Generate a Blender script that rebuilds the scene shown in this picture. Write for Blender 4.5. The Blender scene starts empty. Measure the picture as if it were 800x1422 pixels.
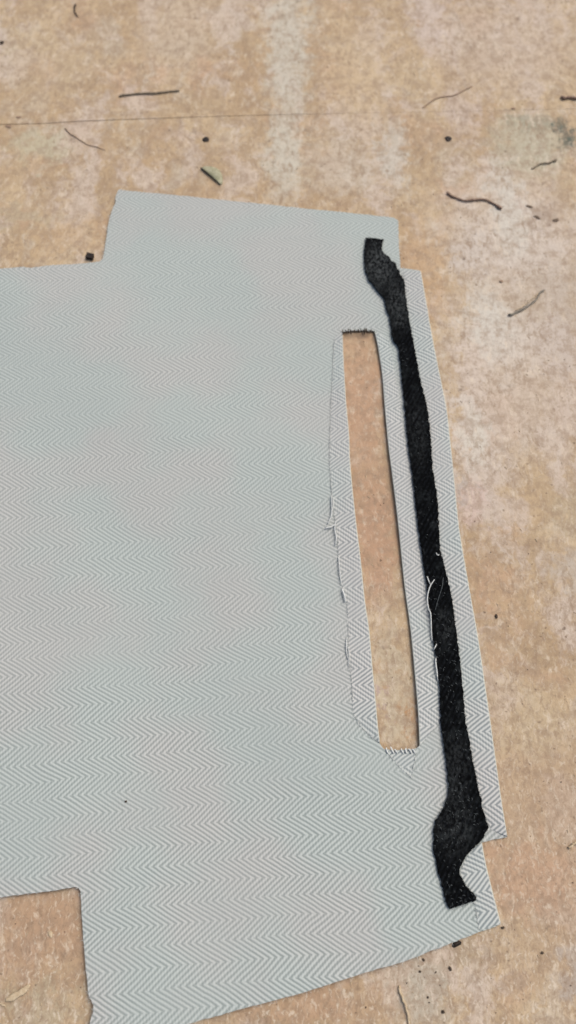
import bpy, bmesh, math, random
from mathutils import Vector, noise
from mathutils.geometry import delaunay_2d_cdt

# ------------------------------------------------------------------ camera
SC = bpy.context.scene
COL = SC.collection
F = 1050.0                       # focal length in photograph pixels (800 x 1422)
PITCH = math.radians(70.5)       # how far the phone looks below the horizon
DIST = 0.315                     # metres from the lens to the board along the axis
HGT = DIST * math.sin(PITCH)
cam_d = bpy.data.cameras.new("camera")
cam = bpy.data.objects.new("camera", cam_d)
COL.objects.link(cam)
cam.location = (0, 0, HGT)
cam.rotation_euler = (math.pi / 2 - PITCH, 0, 0)
cam_d.sensor_fit = 'VERTICAL'
cam_d.sensor_height = 36.0
cam_d.lens = 36.0 * F / 1422.0
cam_d.clip_start = 0.005
cam_d.clip_end = 50.0
cam_d.dof.use_dof = True
cam_d.dof.focus_distance = 0.288
cam_d.dof.aperture_fstop = 7.6
SC.camera = cam

# ------------------------------------------------------------------ light
SUN_EL, SUN_AZ = math.radians(58), math.radians(52)     # azimuth clockwise from +Y
world = bpy.data.worlds.new("World")
SC.world = world
world.use_nodes = True
wn, wl = world.node_tree.nodes, world.node_tree.links
wn.clear()
sky = wn.new('ShaderNodeTexSky')
sky.sky_type = 'NISHITA'
sky.sun_disc = False
sky.sun_elevation = SUN_EL
sky.sun_rotation = SUN_AZ
sky.dust_density = 6.0
sky.ozone_density = 1.5
sky.air_density = 1.0
bg = wn.new('ShaderNodeBackground')
bg.inputs['Strength'].default_value = 0.12
wo = wn.new('ShaderNodeOutputWorld')
wl.new(sky.outputs[0], bg.inputs[0])
wl.new(bg.outputs[0], wo.inputs[0])
sun_d = bpy.data.lights.new("sun", 'SUN')
sun_d.energy = 1.5
sun_d.angle = math.radians(34)
sun_d.color = (1.0, 0.96, 0.90)
sun = bpy.data.objects.new("sun", sun_d)
COL.objects.link(sun)
sd = Vector((math.sin(SUN_AZ) * math.cos(SUN_EL), math.cos(SUN_AZ) * math.cos(SUN_EL), math.sin(SUN_EL)))
sun.rotation_euler = sd.to_track_quat('Z', 'Y').to_euler()
SC.view_settings.view_transform = 'Standard'
SC.view_settings.look = 'None'
SC.view_settings.exposure = 0.10
SC.view_settings.gamma = 1.0
SC.cycles.use_denoising = True
SC.cycles.max_bounces = 6
SC.cycles.filter_width = 1.6

# ------------------------------------------------------------------ helpers
MM = 0.001
SP, CP = math.sin(PITCH), math.cos(PITCH)


def P(px, py, z=0.0):
    """Where a spot measured on the photograph lies, at height z (mm) above the board. Returns mm."""
    dx, dy = (px - 400.0) / F, -(py - 711.0) / F
    d = Vector((dx, dy * SP + CP, dy * CP - SP))
    k = (z * MM - HGT) / d.z
    return Vector((d.x * k / MM, d.y * k / MM, z))


def catmull(pts, n=6):
    out = []
    m = len(pts)
    for i in range(m - 1):
        p0 = pts[max(i - 1, 0)]; p1 = pts[i]; p2 = pts[i + 1]; p3 = pts[min(i + 2, m - 1)]
        for k in range(n):
            t = k / n
            out.append(tuple(0.5 * (2 * b + (c - a) * t + (2 * a - 5 * b + 4 * c - d) * t * t + (3 * b - a - 3 * c + d) * t ** 3)
                             for a, b, c, d in zip(p0, p1, p2, p3)))
    out.append(tuple(pts[-1]))
    return out


def resample(pts, n):
    pts = [Vector(p) for p in pts]
    L = [0.0]
    for a, b in zip(pts, pts[1:]):
        L.append(L[-1] + (b - a).length)
    out = []
    j = 0
    for i in range(n):
        s = L[-1] * i / (n - 1)
        while j < len(L) - 2 and L[j + 1] < s:
            j += 1
        t = (s - L[j]) / max(L[j + 1] - L[j], 1e-9)
        out.append(pts[j].lerp(pts[j + 1], min(max(t, 0), 1)))
    return out


def densify(pts, step, closed=True):
    out = []
    m = len(pts)
    for i in range(m if closed else m - 1):
        a, b = Vector(pts[i]), Vector(pts[(i + 1) % m])
        k = max(1, int(math.ceil((b - a).length / step)))
        for q in range(k):
            out.append(a.lerp(b, q / k))
    if not closed:
        out.append(Vector(pts[-1]))
    return out


def inside(p, poly):
    x, y = p[0], p[1]
    r = False
    j = len(poly) - 1
    for i in range(len(poly)):
        xi, yi = poly[i][0], poly[i][1]
        xj, yj = poly[j][0], poly[j][1]
        if (yi > y) != (yj > y) and x < (xj - xi) * (y - yi) / (yj - yi) + xi:
            r = not r
        j = i
    return r


def link(name, me, mats, parent=None, smooth=True):
    o = bpy.data.objects.new(name, me)
    COL.objects.link(o)
    for m in (mats if isinstance(mats, (list, tuple)) else [mats]):
        me.materials.append(m)
    if smooth:
        for p in me.polygons:
            p.use_smooth = True
    if parent is not None:
        o.parent = parent
    return o


def mesh(name, verts, faces, uvs=None, mi=None):
    me = bpy.data.meshes.new(name)
    me.from_pydata([Vector(v) * MM for v in verts], [], faces)
    if uvs is not None:
        lay = me.uv_layers.new(name="UVMap")
        for lp in me.loops:
            lay.data[lp.index].uv = uvs[lp.vertex_index]
    if mi is not None:
        for p, k in zip(me.polygons, mi):
            p.material_index = k
    me.update()
    return me


def nz(x, y, s, seed=0.0):
    return noise.noise(Vector((x * s + seed * 17.3, y * s - seed * 9.1, seed * 3.7)))


def tag(o, label=None, cat=None, group=None, kind=None):
    if label: o['label'] = label
    if cat: o['category'] = cat
    if group: o['group'] = group
    if kind: o['kind'] = kind
    return o


def tube_geo(pts, rad, sides=6, vs=None, fs=None):
    """append a tapered tube along pts (mm)."""
    vs = [] if vs is None else vs
    fs = [] if fs is None else fs
    base = len(vs)
    m = len(pts)
    pts = [Vector(p) for p in pts]
    for i, p in enumerate(pts):
        t = (pts[min(i + 1, m - 1)] - pts[max(i - 1, 0)])
        if t.length < 1e-9: t = Vector((1, 0, 0))
        t.normalize()
        a = t.cross(Vector((0, 0, 1)))
        if a.length < 1e-4: a = Vector((1, 0, 0))
        a.normalize()
        b = a.cross(t)
        r = rad[i] if isinstance(rad, (list, tuple)) else rad
        for k in range(sides):
            w = 2 * math.pi * k / sides
            vs.append(p + a * math.cos(w) * r + b * math.sin(w) * r)
    for i in range(m - 1):
        for k in range(sides):
            k2 = (k + 1) % sides
            fs.append((base + i * sides + k, base + i * sides + k2, base + (i + 1) * sides + k2, base + (i + 1) * sides + k))
    fs.append(tuple(base + k for k in reversed(range(sides))))
    fs.append(tuple(base + (m - 1) * sides + k for k in range(sides)))
    return vs, fs


# ------------------------------------------------------------------ node helper
class NT:
    def __init__(s, name):
        s.m = bpy.data.materials.new(name)
        s.m.use_nodes = True
        s.n, s.l = s.m.node_tree.nodes, s.m.node_tree.links
        s.n.clear()
        s.out = s.n.new('ShaderNodeOutputMaterial')
        s.b = s.n.new('ShaderNodeBsdfPrincipled')
        s.l.new(s.b.outputs[0], s.out.inputs[0])

    def put(s, sock, v):
        if isinstance(v, bpy.types.NodeSocket): s.l.new(v, sock)
        elif isinstance(v, (tuple, list)) and len(v) == 3 and sock.type == 'RGBA': sock.default_value = (*v, 1)
        else: sock.default_value = v

    def math(s, op, a, b=0.0, c=0.0, clamp=False):
        n = s.n.new('ShaderNodeMath'); n.operation = op; n.use_clamp = clamp
        for i, v in enumerate((a, b, c)): s.put(n.inputs[i], v)
        return n.outputs[0]

    def vmath(s, op, a, b=(0, 0, 0)):
        n = s.n.new('ShaderNodeVectorMath'); n.operation = op
        s.put(n.inputs[0], a); s.put(n.inputs[1], b)
        return n.outputs[0]

    def length(s, a):
        n = s.n.new('ShaderNodeVectorMath'); n.operation = 'LENGTH'
        s.put(n.inputs[0], a)
        return n.outputs['Value']

    def noise(s, vec, scale=1.0, detail=3.0, rough=0.55, color=False, dist=0.0):
        n = s.n.new('ShaderNodeTexNoise')
        s.put(n.inputs['Vector'], vec)
        n.inputs['Scale'].default_value = scale
        n.inputs['Detail'].default_value = detail
        n.inputs['Roughness'].default_value = rough
        n.inputs['Distortion'].default_value = dist
        return n.outputs[1 if color else 0]

    def step(s, v, lo, hi, a=0.0, b=1.0):
        n = s.n.new('ShaderNodeMapRange'); n.interpolation_type = 'SMOOTHSTEP'
        s.put(n.inputs[0], v)
        n.inputs[1].default_value, n.inputs[2].default_value = lo, hi
        n.inputs[3].default_value, n.inputs[4].default_value = a, b
        return n.outputs[0]

    def mix(s, f, a, b, mode='MIX'):
        n = s.n.new('ShaderNodeMix'); n.data_type = 'RGBA'; n.blend_type = mode
        s.put(n.inputs[0], f); s.put(n.inputs[6], a); s.put(n.inputs[7], b)
        return n.outputs[2]

    def sep(s, v):
        n = s.n.new('ShaderNodeSeparateXYZ'); s.put(n.inputs[0], v)
        return n.outputs

    def comb(s, x, y, z=0.0):
        n = s.n.new('ShaderNodeCombineXYZ')
        for i, v in enumerate((x, y, z)): s.put(n.inputs[i], v)
        return n.outputs[0]

    def posmm(s):
        g = s.n.new('ShaderNodeNewGeometry')
        return s.vmath('MULTIPLY', g.outputs['Position'], (1000, 1000, 1000))

    def uv(s):
        n = s.n.new('ShaderNodeUVMap'); n.uv_map = "UVMap"
        return n.outputs[0]

    def bump(s, h, dist_mm, strength=1.0):
        n = s.n.new('ShaderNodeBump')
        n.inputs['Strength'].default_value = strength
        n.inputs['Distance'].default_value = dist_mm * MM
        s.put(n.inputs['Height'], h)
        s.l.new(n.outputs[0], s.b.inputs['Normal'])

    def fin(s, col, rough=0.8, spec=0.3):
        s.put(s.b.inputs['Base Color'], col)
        s.put(s.b.inputs['Roughness'], rough)
        s.b.inputs['Specular IOR Level'].default_value = spec
        return s.m


# ------------------------------------------------------------------ materials
def board_material():
    t = NT("worn_plywood")
    p = t.posmm()
    warp = t.vmath('SUBTRACT', t.noise(p, 0.045, 4, 0.6, True), (0.5, 0.5, 0.5))
    pw = t.vmath('ADD', p, t.vmath('MULTIPLY', warp, (26, 40, 0)))
    big = t.noise(pw, 0.016, 4, 0.6)
    col = t.mix(t.step(big, 0.36, 0.66), (0.455, 0.315, 0.190), (0.545, 0.405, 0.260))
    pink = t.noise(t.vmath('ADD', pw, (300, 70, 0)), 0.03, 4, 0.6)
    col = t.mix(t.step(pink, 0.50, 0.72, 0, 0.55), col, (0.50, 0.305, 0.205))
    pale = t.noise(t.vmath('MULTIPLY', t.vmath('ADD', pw, (-90, 500, 0)), (1, 0.55, 1)), 0.036, 5, 0.62)
    col = t.mix(t.step(pale, 0.55, 0.72, 0, 0.5), col, (0.56, 0.50, 0.42))

    coarse = t.noise(t.vmath('MULTIPLY', pw, (1, 0.5, 1)), 0.10, 5, 0.72)
    col = t.mix(t.step(coarse, 0.42, 0.60, 0.36, 0.0), col, (0.31, 0.215, 0.135))
    chalk = t.noise(t.vmath('ADD', t.vmath('MULTIPLY', pw, (1, 0.4, 1)), (140, -60, 0)), 0.085, 6, 0.72)
    col = t.mix(t.step(chalk, 0.53, 0.66, 0, 0.42), col, (0.60, 0.53, 0.445))
    lilac = t.noise(t.vmath('ADD', t.vmath('MULTIPLY', pw, (1, 0.6, 1)), (-333, 21, 0)), 0.04, 6, 0.7)
    col = t.mix(t.step(lilac, 0.49, 0.60, 0, 0.6), col, (0.585, 0.48, 0.415))

    # stains and worn patches, each where it is on the boards: px, py, rx, ry (photo px), colour, strength
    stains = [
        (400, 60, 34, 120, (0.54, 0.49, 0.41), 0.7), (395, 210, 30, 75, (0.54, 0.485, 0.40), 0.75),
        (595, 20, 30, 60, (0.60, 0.50, 0.45), 0.6), (250, 40, 60, 70, (0.54, 0.43, 0.33), 0.5),
        (545, 210, 22, 60, (0.54, 0.49, 0.42), 0.6), (640, 155, 30, 40, (0.55, 0.44, 0.38), 0.5),
        (735, 205, 60, 50, (0.46, 0.42, 0.32), 0.65), (710, 540, 90, 110, (0.56, 0.455, 0.375), 0.6), (710, 330, 110, 100, (0.60, 0.51, 0.44), 0.65), (690, 470, 70, 60, (0.62, 0.54, 0.47), 0.6), (650, 590, 26, 60, (0.63, 0.55, 0.48), 0.7), (505, 100, 40, 90, (0.55, 0.41, 0.27), 0.5), (700, 60, 110, 70, (0.56, 0.45, 0.37), 0.5), (470, 230, 50, 50, (0.55, 0.47, 0.39), 0.5), (670, 640, 40, 110, (0.58, 0.48, 0.41), 0.55), (785, 185, 15, 26, (0.11, 0.12, 0.095), 0.85), (745, 175, 34, 12, (0.25, 0.24, 0.18), 0.5), (752, 298, 26, 14, (0.30, 0.22, 0.17), 0.5),
        (705, 290, 26, 75, (0.58, 0.52, 0.45), 0.75), (655, 360, 36, 40, (0.55, 0.47, 0.41), 0.65),
        (680, 440, 36, 50, (0.58, 0.52, 0.45), 0.75), (770, 420, 55, 80, (0.46, 0.38, 0.31), 0.55),
        (655, 500, 22, 50, (0.60, 0.49, 0.41), 0.7), (775, 480, 40, 50, (0.54, 0.45, 0.39), 0.6),
        (663, 610, 24, 40, (0.60, 0.53, 0.45), 0.8), (655, 700, 24, 34, (0.56, 0.42, 0.36), 0.7),
        (645, 680, 9, 22, (0.34, 0.31, 0.28), 0.4), (590, 380, 34, 80, (0.52, 0.34, 0.20), 0.5),
        (795, 790, 40, 30, (0.46, 0.39, 0.33), 0.6), (795, 710, 30, 30, (0.40, 0.31, 0.21), 0.5),
        (585, 1370, 45, 50, (0.45, 0.39, 0.31), 0.75), (795, 1350, 26, 40, (0.44, 0.39, 0.35), 0.75),
        (545, 950, 24, 90, (0.52, 0.43, 0.31), 0.6), (526, 970, 6, 16, (0.38, 0.27, 0.27), 0.5),
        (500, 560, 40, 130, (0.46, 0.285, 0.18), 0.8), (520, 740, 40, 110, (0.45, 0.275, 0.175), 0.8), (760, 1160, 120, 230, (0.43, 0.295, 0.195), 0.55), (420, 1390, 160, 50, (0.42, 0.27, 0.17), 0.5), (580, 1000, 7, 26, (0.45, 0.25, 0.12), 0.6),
        (60, 1300, 90, 80, (0.43, 0.275, 0.175), 0.7), (50, 1400, 70, 26, (0.42, 0.34, 0.235), 0.6),
        (740, 1000, 60, 60, (0.52, 0.40, 0.26), 0.5), (740, 1220, 70, 60, (0.48, 0.30, 0.195), 0.6),
        (630, 1330, 50, 24, (0.36, 0.28, 0.20), 0.5), (290, 345, 60, 30, (0.5, 0.4, 0.3), 0.2),
        (110, 330, 70, 30, (0.50, 0.34, 0.20), 0.5), (440, 1400, 60, 30, (0.46, 0.29, 0.18), 0.5),
        (55, 205, 46, 22, (0.48, 0.43, 0.31), 0.6), (30, 300, 60, 12, (0.44, 0.36, 0.25), 0.5),
        (70, 90, 70, 60, (0.52, 0.40, 0.27), 0.4), (480, 110, 40, 60, (0.54, 0.40, 0.26), 0.4),
    ]
    pj = t.vmath('ADD', p, t.vmath('MULTIPLY', t.vmath('SUBTRACT', t.noise(p, 0.11, 5, 0.65, True), (0.5, 0.5, 0.5)), (36, 40, 0)))
    pk = t.vmath('ADD', pj, t.vmath('MULTIPLY', t.vmath('SUBTRACT', t.noise(t.vmath('MULTIPLY', p, (1, 0.4, 1)), 0.4, 4, 0.7, True), (0.5, 0.5, 0.5)), (18, 14, 0)))
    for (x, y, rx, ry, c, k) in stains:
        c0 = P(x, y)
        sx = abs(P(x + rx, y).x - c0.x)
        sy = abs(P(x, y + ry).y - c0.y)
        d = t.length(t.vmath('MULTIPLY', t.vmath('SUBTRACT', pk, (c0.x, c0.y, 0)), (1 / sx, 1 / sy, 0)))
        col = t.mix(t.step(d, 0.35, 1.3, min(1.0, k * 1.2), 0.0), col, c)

    # wood fibre running across the board, short dashes and pores
    patch = t.step(t.noise(t.vmath('ADD', p, (200, 20, 0)), 0.05, 4, 0.65), 0.38, 0.62, 0.15, 1.0)
    patch2 = t.step(t.noise(t.vmath('ADD', p, (-20, 320, 0)), 0.06, 4, 0.65), 0.40, 0.60, 0.1, 1.0)
    pf = t.vmath('ADD', p, t.vmath('MULTIPLY', t.vmath('SUBTRACT', t.noise(p, 0.22, 3, 0.6, True), (0.5, 0.5, 0.5)), (5, 7, 0)))
    fib = t.noise(t.vmath('MULTIPLY', pf, (1, 0.42, 1)), 0.48, 4, 0.68)
    col = t.mix(t.math('MULTIPLY', patch, t.step(fib, 0.36, 0.52, 0.62, 0.0)), col, (0.27, 0.18, 0.115))
    fib2 = t.noise(t.vmath('ADD', t.vmath('MULTIPLY', pf, (1, 0.38, 1)), (55, 31, 0)), 0.40, 4, 0.68)
    col = t.mix(t.math('MULTIPLY', patch2, t.step(fib2, 0.51, 0.66, 0, 0.62)), col, (0.66, 0.54, 0.42))
    mott = t.noise(p, 0.16, 6, 0.75)
    col = t.mix(t.step(mott, 0.38, 0.55, 0.50, 0.0), col, (0.30, 0.205, 0.14))
    rough_lo = t.step(t.sep(p)[1], -120, 90, 2.3, 0.8)
    fine = t.noise(t.vmath('MULTIPLY', pf, (1, 0.5, 1)), 1.1, 3, 0.65)
    col = t.mix(t.math('MULTIPLY', rough_lo, t.step(fine, 0.36, 0.52, 0.24, 0.0)), col, (0.25, 0.165, 0.105))
    fine2 = t.noise(t.vmath('ADD', t.vmath('MULTIPLY', pf, (1, 0.35, 1)), (5, 91, 0)), 0.95, 3, 0.65)
    col = t.mix(t.math('MULTIPLY', rough_lo, t.step(fine2, 0.53, 0.67, 0, 0.28)), col, (0.68, 0.57, 0.45))
    spk = t.noise(t.vmath('ADD', p, (11, 7, 0)), 0.42, 2, 0.5)
    col = t.mix(t.step(spk, 0.665, 0.78, 0, 0.75), col, (0.13, 0.085, 0.055))
    spk2 = t.noise(t.vmath('ADD', p, (-81, 47, 0)), 0.15, 4, 0.65)
    col = t.mix(t.step(spk2, 0.62, 0.76, 0, 0.6), col, (0.17, 0.12, 0.085))
    col = t.mix(1.0, col, (0.96, 1.0, 0.99), 'MULTIPLY')
    h = t.math('ADD', t.math('MULTIPLY', fib, 0.7), t.math('MULTIPLY', mott, 0.6))
    t.bump(h, 0.35, 0.6)
    return t.fin(col, 0.85, 0.2)


def weave_material(name, light, dark, contrast=1.0, bump=0.12):
    t = NT(name)
    uv = t.uv()
    p = t.posmm()
    w = t.vmath('SUBTRACT', t.noise(p, 0.02, 2, 0.5, True), (0.5, 0.5, 0.5))
    w2 = t.vmath('SUBTRACT', t.noise(p, 0.25, 2, 0.5, True), (0.5, 0.5, 0.5))
    u, v, _ = t.sep(t.vmath('ADD', uv, t.vmath('ADD', t.vmath('MULTIPLY', w, (5, 5, 0)), t.vmath('MULTIPLY', w2, (0.35, 0.35, 0)))))
    tri = t.math('PINGPONG', v, 6.4)
    s = t.math('DIVIDE', t.math('SUBTRACT', u, t.math('MULTIPLY', tri, 1.40)), 2.5)
    st = t.math('MULTIPLY_ADD', t.math('SINE', t.math('MULTIPLY', s, 2 * math.pi)), 0.5, 0.5)
    st = t.step(st, 0.08, 0.92)
    # the single yarns that make up each rib
    yarn = t.math('MULTIPLY_ADD', t.math('SINE', t.math('MULTIPLY', u, 2 * math.pi / 1.05)), 0.5, 0.5)
    yarn2 = t.math('MULTIPLY_ADD', t.math('SINE', t.math('MULTIPLY', v, 2 * math.pi / 0.62)), 0.5, 0.5)
    irr = t.noise(p, 1.3, 2, 0.6)
    down = t.math('GREATER_THAN', t.math('FRACT', t.math('DIVIDE', v, 12.8)), 0.5)
    ya = t.math('MULTIPLY', t.math('MULTIPLY_ADD', down, 0.34, 0.12), t.math('SUBTRACT', yarn, 0.5))
    f = t.math('ADD', st, ya)
    f = t.math('ADD', f, t.math('MULTIPLY', t.math('SUBTRACT', irr, 0.5), 0.45))
    pat = t.noise(t.vmath('MULTIPLY', p, (0.5, 1, 1)), 0.03, 3, 0.6)
    py_ = t.sep(p)[1]
    worn = t.math('MULTIPLY', t.step(pat, 0.32, 0.62, 0.72, 1.18), t.step(py_, -130, 110, 1.25, 0.62))  # weave contrast factor, not wear: random patches, weaker towards the far end
    f = t.math('MULTIPLY_ADD', t.math('SUBTRACT', f, 0.5), t.math('MULTIPLY', worn, contrast), 0.5, clamp=True)
    col = t.mix(f, dark, light)
    tint = t.noise(t.vmath('ADD', p, (40, 90, 0)), 0.018, 2, 0.5)
    col = t.mix(t.step(tint, 0.40, 0.60, 0, 0.85), col, t.mix(f, [d * k for d, k in zip(dark, (1.07, .985, .99))], [d * k for d, k in zip(light, (1.07, .985, .99))]))
    h = t.math('ADD', t.math('MULTIPLY', st, 0.8), t.math('MULTIPLY', t.math('MULTIPLY', yarn, yarn2), 0.35))
    t.bump(h, bump, 0.7)
    t.b.inputs['Sheen Weight'].default_value = 0.08
    return t.fin(col, 0.85, 0.2)


def simple(name, a, b, scale=0.6, rough=0.8, bump=0.15):
    t = NT(name)
    p = t.posmm()
    n = t.noise(p, scale, 3, 0.6)
    t.bump(n, bump, 0.6)
    return t.fin(t.mix(t.step(n, 0.35, 0.65), a, b), rough, 0.25)


def felt_material():
    t = NT("black_felt")
    p = t.posmm()
    x, y, _ = t.sep(p)
    # faint diagonal twill ribs, worn fluff, pale fibres caught in the nap
    d = t.math('SINE', t.math('MULTIPLY', t.math('ADD', x, t.math('MULTIPLY', y, -0.55)), 2 * math.pi / 1.9))
    d = t.math('MULTIPLY_ADD', d, 0.5, 0.5)
    n = t.noise(p, 0.9, 4, 0.65)
    f = t.math('MULTIPLY', d, t.step(n, 0.35, 0.7))
    col = t.mix(f, (0.002, 0.0022, 0.0024), (0.008, 0.0095, 0.0115))
    fl = t.noise(t.vmath('MULTIPLY', p, (1, 0.6, 1)), 0.75, 3, 0.6)
    col = t.mix(t.step(fl, 0.58, 0.74, 0, 0.6), col, (0.045, 0.05, 0.052))
    top = t.noise(p, 0.22, 4, 0.7)
    col = t.mix(t.step(top, 0.52, 0.7, 0, 0.45), col, (0.022, 0.026, 0.027))
    for (qx, qy, rx, ry, k) in ((526, 372, 26, 40, 1.0), (552, 425, 18, 44, .8), (580, 600, 14, 60, .3), (630, 1140, 34, 60, .4), (632, 1060, 24, 50, .35), (618, 870, 16, 30, .35)):
        c0 = P(qx, qy, 2)
        sx, sy = abs(P(qx + rx, qy, 2).x - c0.x), abs(P(qx, qy + ry, 2).y - c0.y)
        dd = t.length(t.vmath('MULTIPLY', t.vmath('SUBTRACT', t.vmath('MULTIPLY', p, (1, 1, 0)), (c0.x, c0.y, 0)), (1 / sx, 1 / sy, 0)))
        wear = t.math('MULTIPLY', t.step(dd, 0.3, 1.2, k, 0.0), t.step(t.noise(t.vmath('MULTIPLY', p, (1, .7, 1)), 0.9, 5, 0.75), 0.42, 0.64))
        col = t.mix(wear, col, (0.058, 0.064, 0.064))
    t.bump(t.math('ADD', n, t.math('MULTIPLY', d, 0.4)), 0.3, 0.8)
    t.b.inputs['Sheen Weight'].default_value = 0.02
    t.b.inputs['Sheen Roughness'].default_value = 0.5
    return t.fin(col, 0.98, 0.03)


M_BOARD = board_material()
M_WEAVE = weave_material("herringbone_cloth", (0.468, 0.510, 0.480), (0.265, 0.303, 0.284), 0.85)
M_BACK = weave_material("herringbone_cloth_reverse", (0.515, 0.55, 0.515), (0.235, 0.27, 0.265), 1.12)
M_FOLD = simple("pale_fold", (0.54, 0.55, 0.46), (0.43, 0.45, 0.41), 0.9)  # lighter cream tone for the rolled fold edges
M_EDGE = simple("raw_cut_edge", (0.50, 0.51, 0.48), (0.36, 0.37, 0.35), 1.5)
M_THREAD = simple("pale_thread", (0.66, 0.67, 0.63), (0.52, 0.54, 0.52), 2.0)
M_FELT = felt_material()
M_FLUFF = simple("black_fluff", (0.004, 0.005, 0.005), (0.014, 0.016, 0.017), 2.0)
M_GREYFIB = simple("grey_fibre", (0.045, 0.052, 0.055), (0.12, 0.135, 0.135), 2.0)
M_TWIG = simple("dry_twig", (0.14, 0.115, 0.078), (0.29, 0.235, 0.165), 0.9)
M_TWIG_RED = simple("reddish_twig", (0.17, 0.11, 0.08), (0.30, 0.21, 0.155), 0.9)
M_TWIG_PALE = simple("faded_stalk", (0.25, 0.17, 0.115), (0.32, 0.225, 0.155), 0.9)
M_STALK = simple("grey_stalk", (0.14, 0.128, 0.10), (0.27, 0.245, 0.20), 0.9)
M_STRAW = simple("pale_straw", (0.56, 0.46, 0.31), (0.44, 0.34, 0.215), 0.9)
M_LEAF = simple("dry_green_leaf", (0.27, 0.265, 0.165), (0.38, 0.36, 0.25), 0.7)
M_DARK = simple("dark_bark", (0.012, 0.009, 0.007), (0.035, 0.025, 0.018), 0.9)
M_BROWN = simple("brown_chaff", (0.10, 0.072, 0.05), (0.19, 0.14, 0.10), 1.0)
M_SOIL_AND_SHADE = simple("dark_soil_and_shade", (0.03, 0.022, 0.016), (0.08, 0.058, 0.04), 1.0)
M_NAIL = simple("rusted_black_steel", (0.010, 0.008, 0.007), (0.03, 0.02, 0.015), 1.2, 0.6)
M_DUST = simple("packed_dust", (0.20, 0.145, 0.09), (0.29, 0.215, 0.14), 0.35)

# ------------------------------------------------------------------ the setting: floor of two plywood sheets
def slab(name, corners, ztop, zbot, mat, parent, bev=0.5):
    bm = bmesh.new()
    lo = [bm.verts.new(Vector((c[0], c[1], zbot)) * MM) for c in corners]
    hi = [bm.verts.new(Vector((c[0], c[1], ztop)) * MM) for c in corners]
    n = len(corners)
    bm.faces.new(list(reversed(lo)))
    top = bm.faces.new(hi)
    for i in range(n):
        bm.faces.new((lo[i], lo[(i + 1) % n], hi[(i + 1) % n], hi[i]))
    bmesh.ops.bevel(bm, geom=list(top.edges), offset=bev * MM, segments=2, affect='EDGES')
    me = bpy.data.meshes.new(name)
    bm.to_mesh(me); bm.free()
    return link(name, me, mat, parent, smooth=False)


seam = [(-700, 190), (0, 173), (60, 171.5), (110, 168.5), (170, 166), (290, 162), (400, 159), (480, 157.5), (640, 154.5), (800, 151), (1500, 139)]
gap = [0.5, 0.5, 0.42, 0.46, 0.44, 0.34, 0.26, 0.14, 0.12, 0.16, 0.2]
up, dn = [], []
for (x, y), g in zip(seam, gap):
    c = P(x, y)
    up.append((c.x, c.y + g * 0.5)); dn.append((c.x, c.y - g * 0.5))
BX, BT, BB = 900, 900, -700
floor_v = [(-BX, BB, -19), (BX, BB, -19), (BX, BT, -19), (-BX, BT, -19), (-BX, BB, -18.2), (BX, BB, -18.2), (BX, BT, -18.2), (-BX, BT, -18.2)]
floor_f = [(3, 2, 1, 0), (4, 5, 6, 7), (0, 1, 5, 4), (1, 2, 6, 5), (2, 3, 7, 6), (3, 0, 4, 7)]
floor = link("floor", mesh("floor", floor_v, floor_f), M_DUST, smooth=False)
tag(floor, "worn stained plywood floor of two butted sheets", kind='structure')
far = slab("plywood_sheet", [up[0], *up[1:], (BX, BT), (-BX, BT)], 0.0, -18, M_BOARD, floor, 0.25)
near = slab("plywood_sheet", [(-BX, BB), (BX, BB)] + list(reversed(dn)), 0.0, -18, M_BOARD, floor, 0.25)
# dust packed into the joint
v, f = [], []
for a, b in zip(up, dn):
    v += [(a[0], a[1] + 0.1, -0.55), (b[0], b[1] - 0.1, -0.55)]
for i in range(len(up) - 1):
    f.append((2 * i, 2 * i + 1, 2 * i + 3, 2 * i + 2))
tag(link("joint_dust", mesh("joint_dust", v, f), M_DUST, floor, False), kind='stuff')


def nail(px, py, r):
    c = P(px, py)
    vs, fs = [], []
    prof = [(r * 1.0, -0.3), (r * 1.02, 0.16), (r * 0.9, 0.30), (r * 0.55, 0.36), (r * 0.2, 0.30)]
    S = 18
    for (rr, z) in prof:
        for k in range(S):
            w = 2 * math.pi * k / S
            j = 1 + 0.07 * math.sin(3 * w + px) + 0.04 * math.sin(5 * w)
            vs.append((c.x + rr * j * math.cos(w), c.y + rr * j * math.sin(w), z))
    for i in range(len(prof) - 1):
        for k in range(S):
            fs.append((i * S + k, i * S + (k + 1) % S, (i + 1) * S + (k + 1) % S, (i + 1) * S + k))
    fs.append(tuple((len(prof) - 1) * S + k for k in range(S)))
    return link("nail_head", mesh("nail_head", vs, fs), M_NAIL, near)


nail(286, 194, 1.7)
nail(622.5, 193, 1.7)

# ------------------------------------------------------------------ the grey cloth
TH = 0.34                      # cloth thickness, mm


def z_body(x, y):
    return 1.3 + 1.15 * nz(x, y, 0.014, 1) + 0.30 * nz(x, y, 0.04, 2) + 0.12 * nz(x, y, 0.11, 3)


def weave_uv(x, y):
    """thread coordinates (mm) of a spot on the flat cloth; rows climb slightly to the right."""
    vd = -y + 0.075 * x + 0.00012 * max(y, 0) * x * -1
    return (x - 0.17 * -y, vd)


panel = bpy.data.objects.new("cloth_panel", None)
COL.objects.link(panel)
panel.empty_display_size = 0.02
tag(panel, "grey herringbone woven cloth piece with a long cut slot, spread on the board", "cloth")

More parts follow.
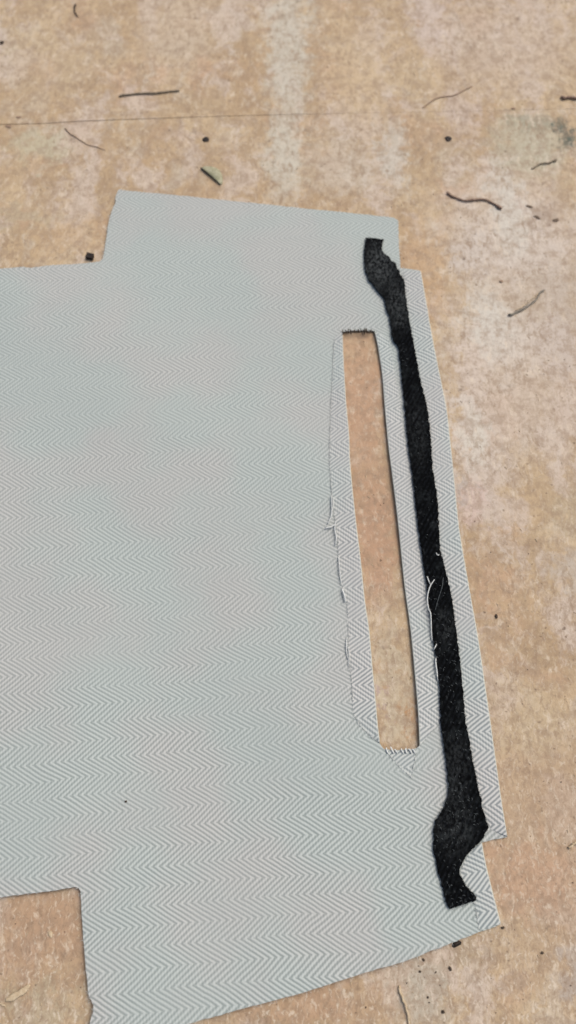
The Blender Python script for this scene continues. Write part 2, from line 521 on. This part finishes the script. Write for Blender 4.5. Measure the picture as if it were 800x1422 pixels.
OUT = [(165, 264), (205, 268), (300, 277), (400, 287), (500, 297.5), (546, 302), (553, 306), (554, 340), (556, 373),
       (570, 374.5), (583, 376.5), (591, 420), (599, 465), (609, 515), (619.5, 568), (624, 610), (629, 660), (636, 730), (644, 778), (651.5, 820),
       (660, 868), (667.5, 915), (674, 960), (680, 1003), (688, 1060), (696, 1115), (704, 1163), (686, 1166), (668, 1170), (672, 1192),
       (678, 1218), (686.5, 1252), (694.8, 1284), (640, 1304), (600, 1320), (560, 1335), (500, 1352), (420, 1378), (330, 1402), (262, 1421), (190, 1440), (128, 1452),
       (124, 1430), (127, 1415), (130, 1405), (131, 1395), (127, 1386), (123.5, 1379), (121.5, 1354), (119, 1327), (116, 1295), (114.3, 1270), (112.5, 1237), (110, 1232.5), (104, 1231.5),
       (92, 1234), (60, 1238.5), (24, 1242.5), (0, 1246), (-60, 1252), (-160, 1262),
       (-160, 384), (-60, 378), (0, 374.5), (34, 371.5), (44, 373), (70, 369), (110, 367), (138, 364), (143.5, 360), (147, 335), (151, 308), (156, 291), (160.5, 282), (161, 272)]
HOLE_L = [(475, 461), (476, 490), (477.5, 520), (480, 560), (484, 605), (485.5, 645), (492, 712), (500, 777), (506, 835), (512, 877), (516, 925), (520, 968), (523.5, 1008), (526.5, 1031)]
HOLE_R = [(521, 459.5), (526.5, 485), (532, 522), (535, 560), (540, 615), (545, 655), (554, 728), (563, 812), (571, 870), (577.5, 938), (582, 993), (583.5, 1034)]
HOLE = HOLE_L + [(533, 1040), (545, 1042), (560, 1041), (578, 1039.5)] + list(reversed(HOLE_R)) + [(505, 458.5), (490, 459)]


def sheet(name, outline, holes, zf, thick, mats, parent, uvf, grid, jit=0.0, edge_mat=0):
    """A sheet of cloth cut to outline (mm), with thickness, following height zf."""
    def prep(poly):
        pts = densify([Vector((p[0], p[1])) for p in poly], grid * 0.5)
        return [Vector((p.x + jit * nz(p.x, p.y, 0.9, 5) + 0.6 * jit * nz(p.x, p.y, 2.9, 6), p.y + jit * nz(p.x, p.y, 0.9, 7) + 0.6 * jit * nz(p.x, p.y, 2.9, 8))) for p in pts]
    rings = [prep(outline)] + [prep(h) for h in holes]
    vs, ed = [], []
    for r in rings:
        b = len(vs)
        vs += r
        ed += [(b + i, b + (i + 1) % len(r)) for i in range(len(r))]
    xs = [p.x for p in rings[0]]; ys = [p.y for p in rings[0]]
    rnd = random.Random(5)
    y = min(ys)
    while y < max(ys):
        x = min(xs)
        while x < max(xs):
            q = Vector((x + rnd.uniform(-.25, .25) * grid, y + rnd.uniform(-.25, .25) * grid))
            if inside(q, rings[0]) and not any(inside(q, h) for h in rings[1:]):
                vs.append(q)
            x += grid
        y += grid
    r = delaunay_2d_cdt(vs, ed, [], 0, 1e-5)
    V, E, T = r[0], r[1], r[2]
    T = [t for t in T if (lambda c: inside(c, rings[0]) and not any(inside(c, h) for h in rings[1:]))((V[t[0]] + V[t[1]] + V[t[2]]) / 3)]
    T = [t if ((V[t[1]] - V[t[0]]).cross(V[t[2]] - V[t[0]]) > 0) else (t[0], t[2], t[1]) for t in T]
    n = len(V)
    zz = [zf(p.x, p.y) for p in V]
    verts = [(p.x, p.y, z + thick) for p, z in zip(V, zz)] + [(p.x, p.y, z) for p, z in zip(V, zz)]
    faces = [tuple(t) for t in T] + [(t[2] + n, t[1] + n, t[0] + n) for t in T]
    mi = [0] * len(faces)
    cnt, wall_uv = {}, []
    for t in T:
        for a, b in ((t[0], t[1]), (t[1], t[2]), (t[2], t[0])):
            cnt[(a, b)] = 1
    for (a, b) in cnt:
        if (b, a) not in cnt:
            m = len(verts)
            verts += [verts[b], verts[a], verts[a + n], verts[b + n]]
            wall_uv += [uvf(V[b].x, V[b].y), uvf(V[a].x, V[a].y), uvf(V[a].x, V[a].y), uvf(V[b].x, V[b].y)]
            faces.append((m, m + 1, m + 2, m + 3)); mi.append(edge_mat)
    uvs = [uvf(p.x, p.y) for p in V] * 2 + wall_uv
    me = mesh(name, verts, faces, uvs, mi)
    o = link(name, me, mats, parent)
    me.polygons.foreach_set('use_smooth', [k == 0 for k in mi])
    return o


ZB = 1.4
out_mm = [P(x, y, ZB) for x, y in OUT]
hole_mm = [P(x, y, ZB) for x, y in HOLE]
body = sheet("cloth_body", out_mm, [hole_mm], z_body, TH, [M_WEAVE, M_EDGE], panel, weave_uv, 4.0, 0.22, 1)


def flap(name, fold_px, raw_px, lift=0.12, jit=0.35, n=90, cols=9, roll=True, curl=0.0, phase=(0, 0)):
    """cloth turned back over the body: folded along fold_px, its raw edge along raw_px."""
    zt = ZB + TH + 0.2
    fo = resample([P(x, y, zt) for x, y in catmull(fold_px, 5)], n)
    ra = resample([P(x, y, zt) for x, y in catmull(raw_px, 5)], n)
    a, b = fo[0].xy, fo[-1].xy
    d = (b - a).normalized()
    nn = Vector((-d.y, d.x))
    r = (2 * TH + lift + 0.05) * 0.5
    vs, fs, uvs, mi = [], [], [], []
    arc = 5 if roll else 0
    w = arc + cols
    for i in range(n):
        e = ra[i].xy - fo[i].xy
        L = max(e.length, 0.05)
        e = e / L
        zb = z_body(fo[i].x, fo[i].y)
        for k in range(arc):
            th = -math.pi / 2 + math.pi * k / arc
            q = fo[i].xy - e * (r * math.cos(th) * 0.9)
            vs.append((q.x, q.y, zb + r + r * math.sin(th)))
            uvs.append((q.x, q.y))
        for k in range(cols):
            t = (k / (cols - 1)) ** 0.6
            q = fo[i].xy + e * L * t
            if k == cols - 1:
                q = q + e * (jit * (nz(q.x, q.y, 0.8, 11) + 0.6 * nz(q.x, q.y, 2.7, 12)))
            z = z_body(q.x, q.y) + TH * 2 + lift * (1 - 0.7 * t) + 0.06 * nz(q.x, q.y, 0.3, 9) + 0.03 - 0.30 * max(0.0, (t - 0.25) / 0.75) + 0.35 * max(0.0, t - 0.75) / 0.25 * max(0.0, nz(q.x, q.y, 0.05, 33) - 0.1) + curl * max(0, i / (n - 1) - 0.9) * 10 * (1 - t)
            vs.append((q.x, q.y, z))
            uvs.append((q.x, q.y))
    for i in range(n - 1):
        for k in range(w - 1):
            fs.append((i * w + k, i * w + k + 1, (i + 1) * w + k + 1, (i + 1) * w + k))
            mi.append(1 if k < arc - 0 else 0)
    # thread directions are mirrored about the fold line
    U = []
    for (x, y) in uvs:
        q = Vector((x, y)) - a
        m = Vector((x, y)) - 2 * nn * q.dot(nn)
        uu = weave_uv(m.x, m.y)
        U.append((uu[0] + phase[0], uu[1] + phase[1]))
    me = mesh(name, vs, fs, U, mi)
    bm = bmesh.new(); bm.from_mesh(me)
    bmesh.ops.recalc_face_normals(bm, faces=bm.faces)
    c = sum((f.normal.z for f in bm.faces))
    if c < 0:
        bmesh.ops.reverse_faces(bm, faces=bm.faces)
    bm.to_mesh(me); bm.free()
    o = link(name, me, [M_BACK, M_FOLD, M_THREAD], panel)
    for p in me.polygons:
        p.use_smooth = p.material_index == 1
    s = o.modifiers.new("thickness", 'SOLIDIFY')
    s.thickness = TH * MM * 0.9
    s.material_offset_rim = 2
    s.offset = -1
    return o


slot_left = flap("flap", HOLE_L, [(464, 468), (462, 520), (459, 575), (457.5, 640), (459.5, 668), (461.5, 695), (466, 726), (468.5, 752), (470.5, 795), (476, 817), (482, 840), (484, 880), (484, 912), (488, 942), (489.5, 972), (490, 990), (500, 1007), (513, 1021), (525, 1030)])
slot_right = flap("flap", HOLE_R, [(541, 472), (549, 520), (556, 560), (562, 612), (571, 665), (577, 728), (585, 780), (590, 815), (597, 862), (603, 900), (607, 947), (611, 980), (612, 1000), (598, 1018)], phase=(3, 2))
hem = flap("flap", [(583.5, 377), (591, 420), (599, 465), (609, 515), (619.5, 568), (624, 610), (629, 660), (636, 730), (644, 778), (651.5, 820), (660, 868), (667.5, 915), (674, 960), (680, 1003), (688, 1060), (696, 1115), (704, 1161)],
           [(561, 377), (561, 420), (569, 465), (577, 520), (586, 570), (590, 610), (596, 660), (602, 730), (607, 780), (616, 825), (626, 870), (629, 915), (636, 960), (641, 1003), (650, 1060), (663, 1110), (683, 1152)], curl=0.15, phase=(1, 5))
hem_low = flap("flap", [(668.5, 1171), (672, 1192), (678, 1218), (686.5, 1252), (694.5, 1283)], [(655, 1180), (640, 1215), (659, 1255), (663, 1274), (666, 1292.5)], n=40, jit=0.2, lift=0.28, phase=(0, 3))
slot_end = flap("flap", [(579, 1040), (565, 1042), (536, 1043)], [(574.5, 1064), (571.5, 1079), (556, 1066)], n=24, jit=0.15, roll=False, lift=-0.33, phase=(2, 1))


def threads(name, lines, rad, mat, parent, lift=0.5, seed=1):
    """a few loose yarns as one object per call"""
    rnd = random.Random(seed)
    vs, fs = [], []
    for ln in lines:
        pts = resample([Vector((*p, 0)) for p in catmull(ln, 5)], max(8, len(ln) * 4))
        q = []
        for i, p in enumerate(pts):
            t = i / (len(pts) - 1)
            z = ZB + 2 * TH + lift * math.sin(math.pi * t) + 0.25 + rnd.uniform(-.05, .05)
            q.append(P(p.x, p.y, z))
        tube_geo(q, [rad * (0.55 + 0.45 * math.sin(math.pi * (0.15 + 0.8 * i / (len(q) - 1)))) for i in range(len(q))], 5, vs, fs)
    return link(name, mesh(name, vs, fs), mat, parent)


TL = [
    ([(460, 688), (461, 705), (459.5, 718), (455, 728)], 0.20), ([(466, 724), (465, 735), (467, 745), (466, 757)], 0.24),
    ([(452, 733), (459, 732), (465, 728)], 0.24), ([(470, 772), (472, 792), (474, 812)], 0.16),
    ([(475, 818), (478, 826), (480, 836)], 0.34), ([(482, 885), (481, 900), (483, 915)], 0.18),
    ([(462, 690), (463, 700), (462, 710)], 0.15), ([(482, 895), (484.5, 905), (484, 925)], 0.14),
]
for ln, r in TL:
    threads("loose_thread", [ln], r * 1.3, M_THREAD, panel, 0.35)
threads("loose_thread", [[(593, 800), (596, 808), (598, 812)]], 0.22, M_THREAD, panel, 0.9)
threads("loose_thread", [[(604, 804), (597, 815), (593.5, 830), (595, 845), (598, 852), (599, 875), (600, 890)]], 0.26, M_THREAD, panel, 0.9)
threads("loose_thread", [[(616, 799), (614, 815), (608, 834), (604, 850)]], 0.13, M_GREYFIB, panel, 1.0)
threads("loose_thread", [[(605, 766), (608, 771), (611, 768)]], 0.2, M_THREAD, panel, 0.9)
threads("loose_thread", [[(602, 903), (607, 893)]], 0.22, M_THREAD, panel, 0.9)
threads("loose_thread", [[(607, 911), (605, 918), (607, 935), (608, 945)]], 0.3, M_THREAD, panel, 0.6)
# yarn ends standing along the two short ends of the slot
rnd = random.Random(3)
for i in range(7):
    x = 538 + i * 6.2 + rnd.uniform(-2, 2)
    threads("yarn_end", [[(x + 2.0, 1046), (x, 1042), (x - 0.8 + rnd.uniform(-2, 2), 1038.5 + rnd.uniform(-1.5, 2))]], rnd.uniform(.25, .4), M_THREAD, panel, 0.05, i)
x = 476
i = 0
while x < 519:  # upper yarn ends coloured dark to paint the shadow under the frayed edge
    threads("yarn_end", [[(x - 1 + rnd.uniform(-1, 1), 457 + rnd.uniform(-1, 1)), (x, 460), (x + rnd.uniform(-2.5, 2.5), 463 + rnd.uniform(-1.5, 2))]], rnd.uniform(.15, .38), M_SOIL_AND_SHADE, panel, 0.02, i)
    x += rnd.uniform(2.2, 5.5)
    i += 1
FUZZ_EDGES = []
# fine fuzz along the cut edges
rnd = random.Random(9)
vs, fs = [], []
ring = densify([P(x, y, ZB) for x, y in OUT], 0.8, closed=True)
for q in ring:
    if rnd.random() < 0.45:
        a = rnd.uniform(0, 6.28); L = rnd.uniform(0.4, 1.6)
        z = z_body(q.x, q.y) + rnd.uniform(0.1, 0.45)
        p1 = Vector((q.x, q.y, z)); p2 = p1 + Vector((math.cos(a) * L * .5, math.sin(a) * L * .5, .1)); p3 = p2 + Vector((math.cos(a + .6) * L * .5, math.sin(a + .6) * L * .5, -.1))
        tube_geo([p1, p2, p3], 0.055, 3, vs, fs)
RAW_L = [(464, 468), (462, 520), (459, 575), (457.5, 640), (459.5, 668), (461.5, 695), (466, 726), (468.5, 752), (470.5, 795), (476, 817), (482, 840), (484, 880), (484, 912), (488, 942), (489.5, 972), (490, 990), (500, 1007), (513, 1021), (525, 1030)]
for ring2, dens in ((RAW_L, 0.75), ([(660, 1255), (663, 1274), (666, 1292)], 0.5), ([(579, 1041), (574.5, 1064), (571.5, 1079), (556, 1066), (536, 1043)], 0.6)):
    for q in densify([P(x, y, ZB + 2 * TH) for x, y in ring2], 0.45, closed=False):
        if rnd.random() < dens:
            a = rnd.uniform(0, 6.28); L = rnd.uniform(0.4, 1.5)
            z = z_body(q.x, q.y) + TH + rnd.uniform(0.1, 0.4)
            p1 = Vector((q.x - math.cos(a) * L * .4, q.y - math.sin(a) * L * .4, z)); p2 = Vector((q.x, q.y, z + .1)); p3 = p2 + Vector((math.cos(a + .6) * L * .5, math.sin(a + .6) * L * .5, -.1))
            tube_geo([p1, p2, p3], rnd.uniform(0.05, 0.09), 3, vs, fs)
tag(link("edge_fuzz", mesh("edge_fuzz", vs, fs), M_THREAD, panel), kind='stuff')

# ------------------------------------------------------------------ the black felt strip
SL = [(508, 331), (506, 346), (505.5, 364), (508, 380), (513, 391), (522, 402), (533, 414), (537, 430), (541, 440), (543, 456), (545, 471), (554, 484), (556, 505), (558, 524), (561.5, 560), (566, 612),
      (573, 665), (580, 728), (587, 777), (592, 807), (595, 835), (599, 860), (603, 898), (610, 947), (611, 975), (612, 1000), (616, 1035), (620, 1062), (623, 1090), (622, 1104), (615, 1124), (605, 1139), (602, 1150), (602, 1177), (608, 1209), (615, 1233), (620, 1254), (624, 1262)]
SR = [(533, 332.5), (530.5, 340), (530.5, 348), (534, 354), (539, 357), (544, 364), (549, 366), (551, 373), (555, 377), (554, 383), (559, 385), (562, 394), (564, 420), (568, 443), (575, 482), (583, 524), (592, 560), (597, 595), (601, 658), (608, 700), (608, 715), (611, 763), (619, 795), (624, 815), (631, 852), (634, 887), (637, 905), (641, 940), (646, 999), (652, 1030), (657, 1060), (663, 1090), (671, 1128), (679, 1149), (669, 1167), (655, 1180), (646, 1191), (640, 1203), (637, 1212), (645, 1226), (655, 1239), (661, 1245), (662, 1250)]
strip_px = SL + list(reversed(SR))
ZS = ZB + 2 * TH + 0.3
strip_mm = [P(x, y, ZS) for x, y in strip_px]
ytop, ybot = P(520, 400, ZS).y, P(620, 1100, ZS).y


def z_strip(x, y):
    k = 0.0 if ybot < y < ytop else 1.0
    e = min(abs(y - ytop), abs(y - ybot))
    drop = TH * 0.75 * k * (lambda q: q * q * (3 - 2 * q))(min(1.0, e / 24.0))
    return z_body(x, y) + 2 * TH + 0.28 - drop + 0.18 * nz(x, y, 0.16, 21) + 0.10 * nz(x, y, 0.6, 22)


strip = sheet("felt_strip", strip_mm, [], z_strip, 0.75, [M_FELT, M_FELT], None, lambda x, y: (x, y), 1.4, 0.42, 1)
tag(strip, "ragged black felt strip lying lengthwise on the grey cloth beside the slot", "fabric strip")
rnd = random.Random(12)
vs, fs = [], []
ring = densify(strip_mm, 0.35)
for q in ring:
    if rnd.random() < 0.75:
        a = rnd.uniform(0, 6.28); L = rnd.uniform(0.3, 0.9)
        z = z_strip(q.x, q.y) + rnd.uniform(0.1, 0.7)
        p1 = Vector((q.x, q.y, z)); p2 = p1 + Vector((math.cos(a) * L * .5, math.sin(a) * L * .5, .1)); p3 = p2 + Vector((math.cos(a + .8) * L * .5, math.sin(a + .8) * L * .5, -.15))
        tube_geo([p1, p2, p3], 0.06, 3, vs, fs)
tag(link("edge_fuzz", mesh("edge_fuzz", vs, fs), M_FLUFF, strip), kind='stuff')
vs, fs = [], []
poly = [(p.x, p.y) for p in strip_mm]
cnt = 0
xs = [p[0] for p in poly]; ys = [p[1] for p in poly]
yl = P(620, 820, ZS).y
while cnt < 240:
    x, y = rnd.uniform(min(xs), max(xs)), rnd.uniform(min(ys), max(ys))
    if not inside((x, y), poly) or (y > yl and rnd.random() < 0.8):
        continue
    if nz(x, y, 0.12, 31) < -0.1:
        continue
    cnt += 1
    a = rnd.gauss(1.9, 0.7); L = rnd.uniform(0.3, 1.2)
    z = z_strip(x, y) + 0.80
    p1 = Vector((x, y, z)); p2 = p1 + Vector((math.cos(a) * L * .5, math.sin(a) * L * .5, .08)); p3 = p2 + Vector((math.cos(a + .7) * L * .5, math.sin(a + .7) * L * .5, -.05))
    tube_geo([p1, p2, p3], rnd.uniform(0.06, 0.14), 3, vs, fs)
tag(link("grey_fibres", mesh("grey_fibres", vs, fs), M_GREYFIB, strip), kind='stuff')

# ------------------------------------------------------------------ litter on the board
def twig(label, line, r0, r1, mat, cat="twig", name="twig", knots=(), z0=0.0, arch=0.0, seed=0, group=None):
    pts = resample([Vector((*p, 0)) for p in catmull(line, 6)], 36)
    rnd = random.Random(seed + 40)
    r0, r1 = r0 * 0.75, r1 * 0.75
    q, rad = [], []
    for i, p in enumerate(pts):
        t = i / (len(pts) - 1)
        r = r0 + (r1 - r0) * t
        r *= 1 + 0.22 * nz(i * 0.9, seed, 0.7, 3)
        for (kt, ks) in knots:
            r *= 1 + ks * math.exp(-((t - kt) / 0.05) ** 2)
        c = P(p.x, p.y, r)
        q.append(Vector((c.x + 0.3 * nz(i, seed, 0.31, 4), c.y + 0.55 * nz(i, seed, 0.23, 5), z0 + r * 0.9 + arch * math.sin(math.pi * t))))
        rad.append(r * (0.6 if i in (0, len(pts) - 1) else 1))
    vs, fs = tube_geo(q, rad, 8)
    return tag(link(name, mesh(name, vs, fs), mat), label, cat, group)


twig("straight dark twig lying just above the board joint at upper left", [(165, 134), (180, 131.5), (205, 130), (230, 128), (249, 125.5)], 0.62, 0.55, M_TWIG, knots=((0.05, .4), (0.97, .5), (0.5, .2)), arch=0.3, seed=1)
twig("tiny curved dark twig near the top edge of the photo", [(105, 6), (103.5, 12), (104.5, 18), (108, 23)], 0.62, 0.4, M_DARK, knots=((0.2, .3),), arch=0.3, seed=2)
twig("thin faded brown stalk lying below the left part of the board joint", [(90, 178), (101, 188), (117, 198), (146, 208)], 0.45, 0.22, M_TWIG_PALE, "stalk", "stalk", seed=3)
twig("thin faded wavy stalk above the right-hand nail head", [(587, 150), (600, 140), (615, 135), (635, 130), (656, 119)], 0.42, 0.35, M_TWIG_PALE, "stalk", "stalk", seed=4)
twig("dark reddish twig stub cut by the right edge of the photo", [(779, 134), (786, 136), (800, 136.5), (816, 134)], 0.95, 0.7, M_TWIG_RED, knots=((0.1, .3),), arch=0.3, seed=5)
twig("short brown twig with a dark knob at its right end", [(738, 234), (750, 229), (762, 225.5), (773, 222)], 0.45, 0.55, M_TWIG, knots=((0.95, .7),), arch=0.35, seed=6)
twig("long wavy reddish brown twig on the board right of the cloth corner", [(621, 267), (631, 274), (646, 279.5), (660, 278), (674, 277), (685, 282), (697, 290)], 0.6, 0.62, M_TWIG_RED, knots=((0.03, .4), (0.95, .8), (0.45, .15)), arch=0.4, seed=7)
twig("curved grey stalk with pale upper rim lying on the whitish board", [(706, 437), (718, 434), (731, 427), (742, 418), (751, 406), (757, 402)], 0.62, 0.5, M_STALK, "stalk", "stalk", knots=((0.05, .4), (0.92, .3)), arch=0.5, seed=8)
twig("long pale curled straw fibre below the bottom cloth edge", [(555, 1368), (556, 1378), (561, 1390), (565, 1404), (569, 1424)], 0.62, 0.5, M_STRAW, "straw", "straw", arch=0.6, seed=9)
twig("small pale curled straw cut by the right edge of the photo", [(790, 1178), (793, 1174), (800, 1171), (812, 1172)], 0.6, 0.5, M_STRAW, "straw", "straw", arch=0.6, seed=10)
twig("short pale straw cut by the left edge of the photo near the bottom", [(-10, 1397), (0, 1394), (8, 1397)], 0.4, 0.3, M_STRAW, "straw", "straw", arch=0.5, seed=11)
# pale rim of the grey curved stalk
twig_rim = twig("x", [(716, 432), (727, 426), (737, 418), (746, 408)], 0.3, 0.22, M_STRAW, name="rim", z0=0.75, arch=0.35, seed=12)
for k in ('label', 'category'):
    del twig_rim[k]
st = [o for o in bpy.data.objects if o.get('label', '').startswith('curved grey stalk')][0]
twig_rim.parent = st


def crumb(label, px, py, sx, sy, h, mat, ang=0.0, seed=0, cat="crumb", name="crumb", group=None, square=0.0, z0=0.0):
    c = P(px, py, z0)
    bm = bmesh.new()
    if square:
        bmesh.ops.create_cube(bm, size=1.7)
        bmesh.ops.subdivide_edges(bm, edges=bm.edges[:], cuts=2, use_grid_fill=True)
    else:
        bmesh.ops.create_icosphere(bm, subdivisions=2, radius=1.0)
    ca, sa = math.cos(ang), math.sin(ang)
    for v in bm.verts:
        p = v.co.copy()
        j = 1 + (0.15 if square else 0.45) * noise.noise(p * 1.7 + Vector((seed * 5.1, seed * 2.3, 0)))
        x, y = p.x * sx * j, p.y * sy * j
        v.co = Vector((c.x + x * ca - y * sa, c.y + x * sa + y * ca, z0 + h * 0.42 + p.z * h * 0.55 * j)) * MM
    me = bpy.data.meshes.new(name)
    bm.to_mesh(me); bm.free()
    o = link(name, me, mat, smooth=False)
    return tag(o, label, cat, group)


crumb("square black bark chip touching the upper left cloth edge", 125.5, 358, 1.9, 1.5, 2.2, M_NAIL, -0.25, 1, "bark chip", "bark_chip", square=0.9)
crumb("small dark crumb at the left edge near the top of the photo", 3, 60, 1.3, 0.9, 1.2, M_SOIL_AND_SHADE, 0.6, 2)
crumb("flat brown crumb just above the left end of the board joint", 26, 163, 1.6, 0.6, 0.5, M_TWIG_PALE, 0, 3)
crumb("flat brown crumb on the left end of the board joint", 12, 176, 1.7, 0.8, 0.5, M_TWIG_PALE, -0.2, 4)
crumb("small dark brown crumb below and left of the short knobbed twig group", 735, 287, 1.7, 0.64, 0.45, M_BROWN, -0.3, 5)
crumb("dark brown crumb, middle of three near the right edge", 746, 302, 1.8, 0.72, 0.45, M_BROWN, -0.6, 6)
crumb("dark brown crumb, rightmost of three near the right edge", 772, 306, 1.5, 0.96, 0.45, M_BROWN, 0.3, 7)
crumb("tiny dark crumb alone on the board right of the cloth middle", 689, 856, 0.55, 0.9, 0.8, M_SOIL_AND_SHADE, 0.1, 8)
crumb("black lump half under the bottom cloth edge", 634, 1310, 1.7, 0.9, 0.8, M_DARK, 0.4, 9, "lump", "bark_lump")
crumb("small dark crumb below the black lump at the bottom cloth edge", 625, 1345, 0.5, 0.8, 0.5, M_SOIL_AND_SHADE, 0.5, 10)
crumb("small black crumb at the bottom of the photo right of the straw", 615, 1405, 0.6, 0.55, 0.6, M_DARK, 0.3, 11)
crumb("dark crumb on the bare board at lower right", 753, 1323, 0.55, 0.45, 0.5, M_SOIL_AND_SHADE, 0.3, 12)
crumb("tiny dark crumb beside the lowest right cloth corner", 698, 1288, 0.6, 0.45, 0.6, M_SOIL_AND_SHADE, 0.3, 13)
crumb("tiny dark speck lying on the grey cloth at lower left", 175, 1113, 0.45, 0.4, 0.5, M_SOIL_AND_SHADE, 0.3, 14, "speck", "crumb", z0=ZB + TH)
crumb("small dark crumb on the whitish board above the curved grey stalk", 696, 391, 0.9, 0.7, 0.6, M_TWIG_PALE, 0.3, 15)
crumb("brownish crumb at the right end of the board joint", 713, 151, 1.2, 0.7, 0.5, M_TWIG_PALE, 0.1, 16)

for k, (x, y, r, lab) in enumerate([
        (583, 1349, .5, "dark dirt crumb straight above the tip of the long straw fibre"),
        (605, 1350, .4, "small dirt crumb between the straw fibre and the crumb below the black lump"),
        (594, 1385, .42, "dirt crumb right of the long straw fibre, upper of a close pair"),
        (588, 1333, .55, "largest dirt crumb of the grey smudge, close under the bottom cloth edge"),
        (596, 1392, .3, "tiny dirt crumb right of the long straw fibre, lower of a close pair"),
        (565, 1365, .3, "tiny dirt crumb nearly touching the top end of the long straw fibre"),
        (508, 1399, .35, "lone dirt crumb on the warm brown board left of the long straw fibre"),
        (651, 1299, .3, "tiny dirt crumb right of the black lump at the cloth edge"),
        (611, 1368, .25, "tiniest dirt crumb between the grey smudge and the bare board on its right")]):
    crumb(lab, x, y, r, r * 0.7, r * 0.9, M_SOIL_AND_SHADE, k * 0.7, 30 + k, group="dirt crumbs beneath the bottom cloth edge")
# splinter in the lower left cut-out
def splinter(label, line, w, h, mat, cat, name):
    pts = [P(x, y, 0.4) for x, y in catmull(line, 5)]
    vs, fs = tube_geo(pts, [w * math.sin(math.pi * (0.12 + 0.8 * i / (len(pts) - 1))) for i in range(len(pts))], 8)
    vs = [Vector((v.x + 0.5 * nz(v.x, v.y, 0.5, 41), v.y + 0.6 * nz(v.x, v.y, 0.5, 42), max(0.02, 0.02 + (v.z - 0.4 + w) * h))) for v in vs]
    return tag(link(name, mesh(name, vs, fs), mat), label, cat)


splinter("pale flat wood splinter in the lower left cut-out of the cloth", [(8, 1390), (20, 1384), (32, 1376), (42, 1369)], 1.15, 0.35, M_STRAW, "splinter", "wood_splinter")
splinter("small pale wood fleck above the splinter in the lower left cut-out", [(70, 1293), (69.5, 1297), (71, 1303)], 0.7, 0.25, M_STRAW, "splinter", "wood_splinter")

# little folded leaf under the left nail head
leaf_root = bpy.data.objects.new("leaf", None)
COL.objects.link(leaf_root)
leaf_root.empty_display_size = 0.01
tag(leaf_root, "small dry green leaf folded along its dark midrib, below the left nail head", "leaf")
A, B = P(279, 234, 0.3), P(306, 257, 0.3)
ax = (B - A)
side = Vector((-ax.y, ax.x, 0)).normalized()
if side.x < 0: side = -side
N = 14
vs, fs = [], []
for i in range(N):
    t = i / (N - 1)
    wd = 5.8 * math.sin(math.pi * min(1, 0.10 + 0.86 * t)) ** 0.7
    for k in range(5):
        s = k / 4
        p = A + ax * t + side * wd * s
        vs.append((p.x, p.y, 0.6 + 0.7 * math.sin(math.pi * s * 0.8) * math.sin(math.pi * t) - 0.6 * s + 0.15 * nz(i, k, 0.5, 2)))
for i in range(N - 1):
    for k in range(4):
        fs.append((i * 5 + k, (i + 1) * 5 + k, (i + 1) * 5 + k + 1, i * 5 + k + 1))
b = link("blade", mesh("blade", vs, fs), M_LEAF, leaf_root)
sm = b.modifiers.new("thickness", 'SOLIDIFY'); sm.thickness = 0.2 * MM
q = [A + ax * (i / 11) * 1.04 + Vector((0, 0, 0.5 + 0.3 * math.sin(math.pi * i / 11))) for i in range(12)]
vs, fs = tube_geo(q, [0.32 - 0.015 * i for i in range(12)], 7)
link("midrib", mesh("midrib", vs, fs), M_DARK, leaf_root)

# fine dust and chaff scattered on the boards
rnd = random.Random(77)
for nm, mat, cnt, lab in (("wood_dust", M_STRAW, 420, "scattered pale wood dust and short fibres on the plywood"), ("dirt_grains", M_BROWN, 200, "scattered tiny dark dirt grains on the plywood")):
    vs, fs = [], []
    hole2 = [(p.x, p.y) for p in hole_mm]
    out2 = [(p.x, p.y) for p in out_mm]
    k = 0
    while k < cnt:
        px, py = rnd.uniform(-60, 860), rnd.uniform(-40, 1470)
        c = P(px, py)
        if inside(c, out2) and not inside(c, hole2):
            continue
        k += 1
        a = rnd.gauss(1.57, 0.6) if nm == "wood_dust" else rnd.uniform(0, 6.28)
        L = rnd.uniform(0.3, 1.5) if nm == "wood_dust" else rnd.uniform(0.1, 0.45)
        r = rnd.uniform(0.06, 0.17) if nm == "wood_dust" else rnd.uniform(0.10, 0.26)
        d = Vector((math.cos(a), math.sin(a), 0)) * L * 0.5
        n = Vector((-d.y, d.x, 0)) * rnd.uniform(-.5, .5)
        tube_geo([c - d + Vector((0, 0, r * .7)), c + n + Vector((0, 0, r * .9)), c + d + Vector((0, 0, r * .7))], [r * .6, r, r * .5], 5, vs, fs)
    tag(link(nm, mesh(nm, vs, fs), mat), lab, "dust", kind='stuff')
